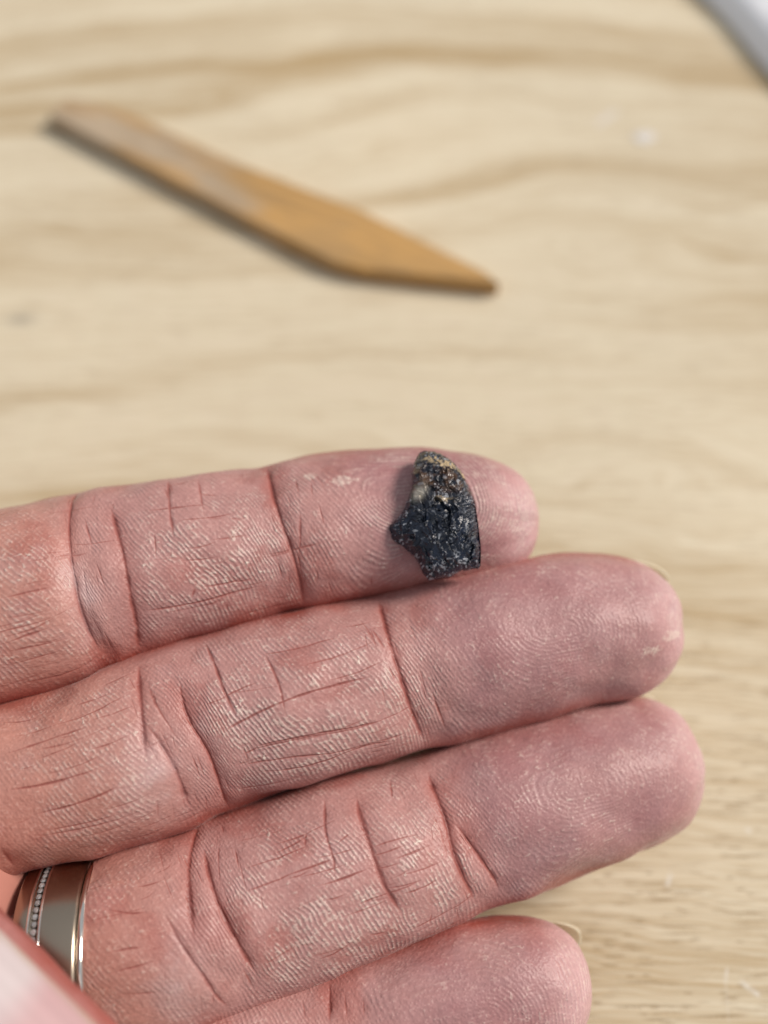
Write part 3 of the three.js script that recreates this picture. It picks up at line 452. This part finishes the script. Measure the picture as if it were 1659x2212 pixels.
  const S = 1024, col = new Uint8Array(S * S * 4), bm = new Uint8Array(S * S * 4), rg = new Uint8Array(S * S * 4);
  for (let j = 0; j < S; j++) for (let i = 0; i < S; i++) {
    const X = ((i + 0.5) / S - 0.5) * 18, Y = ((j + 0.5) / S - 0.5) * 18, q = (j * S + i) * 4;
    const n1 = fbm(X * 1.3, Y * 1.3, 1, 4), n2 = fbm(X * 4.4, Y * 4.4, 4, 4), n3 = noise(X * 7, Y * 7, 2), vein = 1 - Math.abs(fbm(X * 0.9 + 4, Y * 0.9, 6, 3) - 0.5) * 2, low = smooth(2.5, -5.5, Y);
    const area = Math.max(0.8 * smooth(-3.6, -5.4, Y), 0.8 * Math.exp(-(((X - 1.3) / 1.2) ** 2) - ((Y + 2.4) / 1.8) ** 2), 0.7 * smooth(-2.6, -3.6, X), 0.75 * Math.exp(-(((X - 0.2) / 1.3) ** 2) - ((Y - 1.6) / 1.0) ** 2), 0.6 * smooth(4.4, 5.2, Y));
    const stri = smooth(0.55, 0.95, Math.sin((Y * 1.0 - X * 0.75 + n1 * 0.9) * 13)) * smooth(2.3, 2.9, X + 0.15 * Y) * smooth(0.35, 0.55, n2 + 0.05);
    const crust = Math.max(smooth(0.52, 0.66, n2 * 0.62 + n3 * 0.2 + 0.16 * area - 0.06) * smooth(0.1, 0.6, area + 0.25 * (n1 - 0.5)), stri * 0.28, smooth(0.86, 0.92, noise(X * 2.4 + 9, Y * 2.4, 14)) * 0.8);
    // brown upper third, a tan seam near the top, a pale scar at the left edge
    const brown = smooth(1.2, 3.0, Y) * smooth(5.6, 4.2, Y) * smooth(0.38, 0.62, n1 + 0.06), seam = Math.exp(-Math.pow((Y - (5.6 - 0.18 * X - 0.32 * Math.max(0, X) * Math.max(0, X) * 0.35) + (n2 - 0.5) * 2.0) / 0.28, 2)) * smooth(-2.4, -0.9, X) * smooth(0.3, 0.5, n1 + 0.1);
    const scar = Math.exp(-(Math.pow((X + 2.15 - 0.30 * (Y - 1.6)) / 0.6, 2) + Math.pow((Y - 2.0) / 0.7, 2))) * smooth(0.2, 0.5, n1 + 0.15), star = Math.exp(-(Math.pow((X - 0.65) / 0.8, 2) + Math.pow((Y - 1.35 + (n2 - 0.5) * 1.6) / 0.22, 2))) * 0.8;
    const veins = Math.pow(clamp(vein), 22) * 0.55 * smooth(0.45, 0.65, n2);
    let c = [0.005, 0.009, 0.020]; c = c.map((v, k) => v * (0.5 + 1.4 * n1)); c = c.map((v, k) => mix(v, [0.075, 0.035, 0.014][k], brown * 0.85)); c = c.map((v, k) => mix(v, [0.42, 0.45, 0.50][k], clamp(crust * 0.7 + veins * 0.8))); c = c.map((v, k) => mix(v, [0.50, 0.38, 0.22][k], clamp(seam * 1.1 + star * 0.9))); c = c.map((v, k) => mix(v, [0.56, 0.51, 0.42][k], clamp(scar * 1.6)));
    for (let k = 0; k < 3; k++) col[q + k] = enc(c[k]);
    const ro = clamp(0.05 + 0.2 * n2 + crust * 0.4 + seam * 0.4 + scar * 0.4), b = clamp(0.5 + facet(X * 2.6 + n1 * 3 + 60, Y * 2.6 + 60, 51) * 0.42 + (n2 - 0.5) * 0.4 + (n3 - 0.5) * 0.12 + crust * 0.14);
    rg[q] = rg[q + 1] = rg[q + 2] = ro * 255; bm[q] = bm[q + 1] = bm[q + 2] = b * 255; col[q + 3] = bm[q + 3] = rg[q + 3] = 255;
  }
  const m = new THREE.Mesh(g, new THREE.MeshPhysicalMaterial({ name: 'black enamel', map: dataTex(col, S, S, true), bumpMap: dataTex(bm, S, S, false), bumpScale: 0.00014, roughness: 1, roughnessMap: dataTex(rg, S, S, false), specularIntensity: 1 }));
  m.name = 'fossil_fragment';
  const z = FWD.clone().negate().lerp(V(0, 1, 0), 0.25).normalize(), x = RIGHT.clone(), y = z.clone().cross(x).normalize();
  m.setRotationFromMatrix(new THREE.Matrix4().makeBasis(x, y, z)); m.position.copy(O);
  tag(m, 'glossy black jagged fragment with white specks, lying on the fingertip', 'fossil'); scene.add(shade(m));
}

renderer.render(scene, camera);
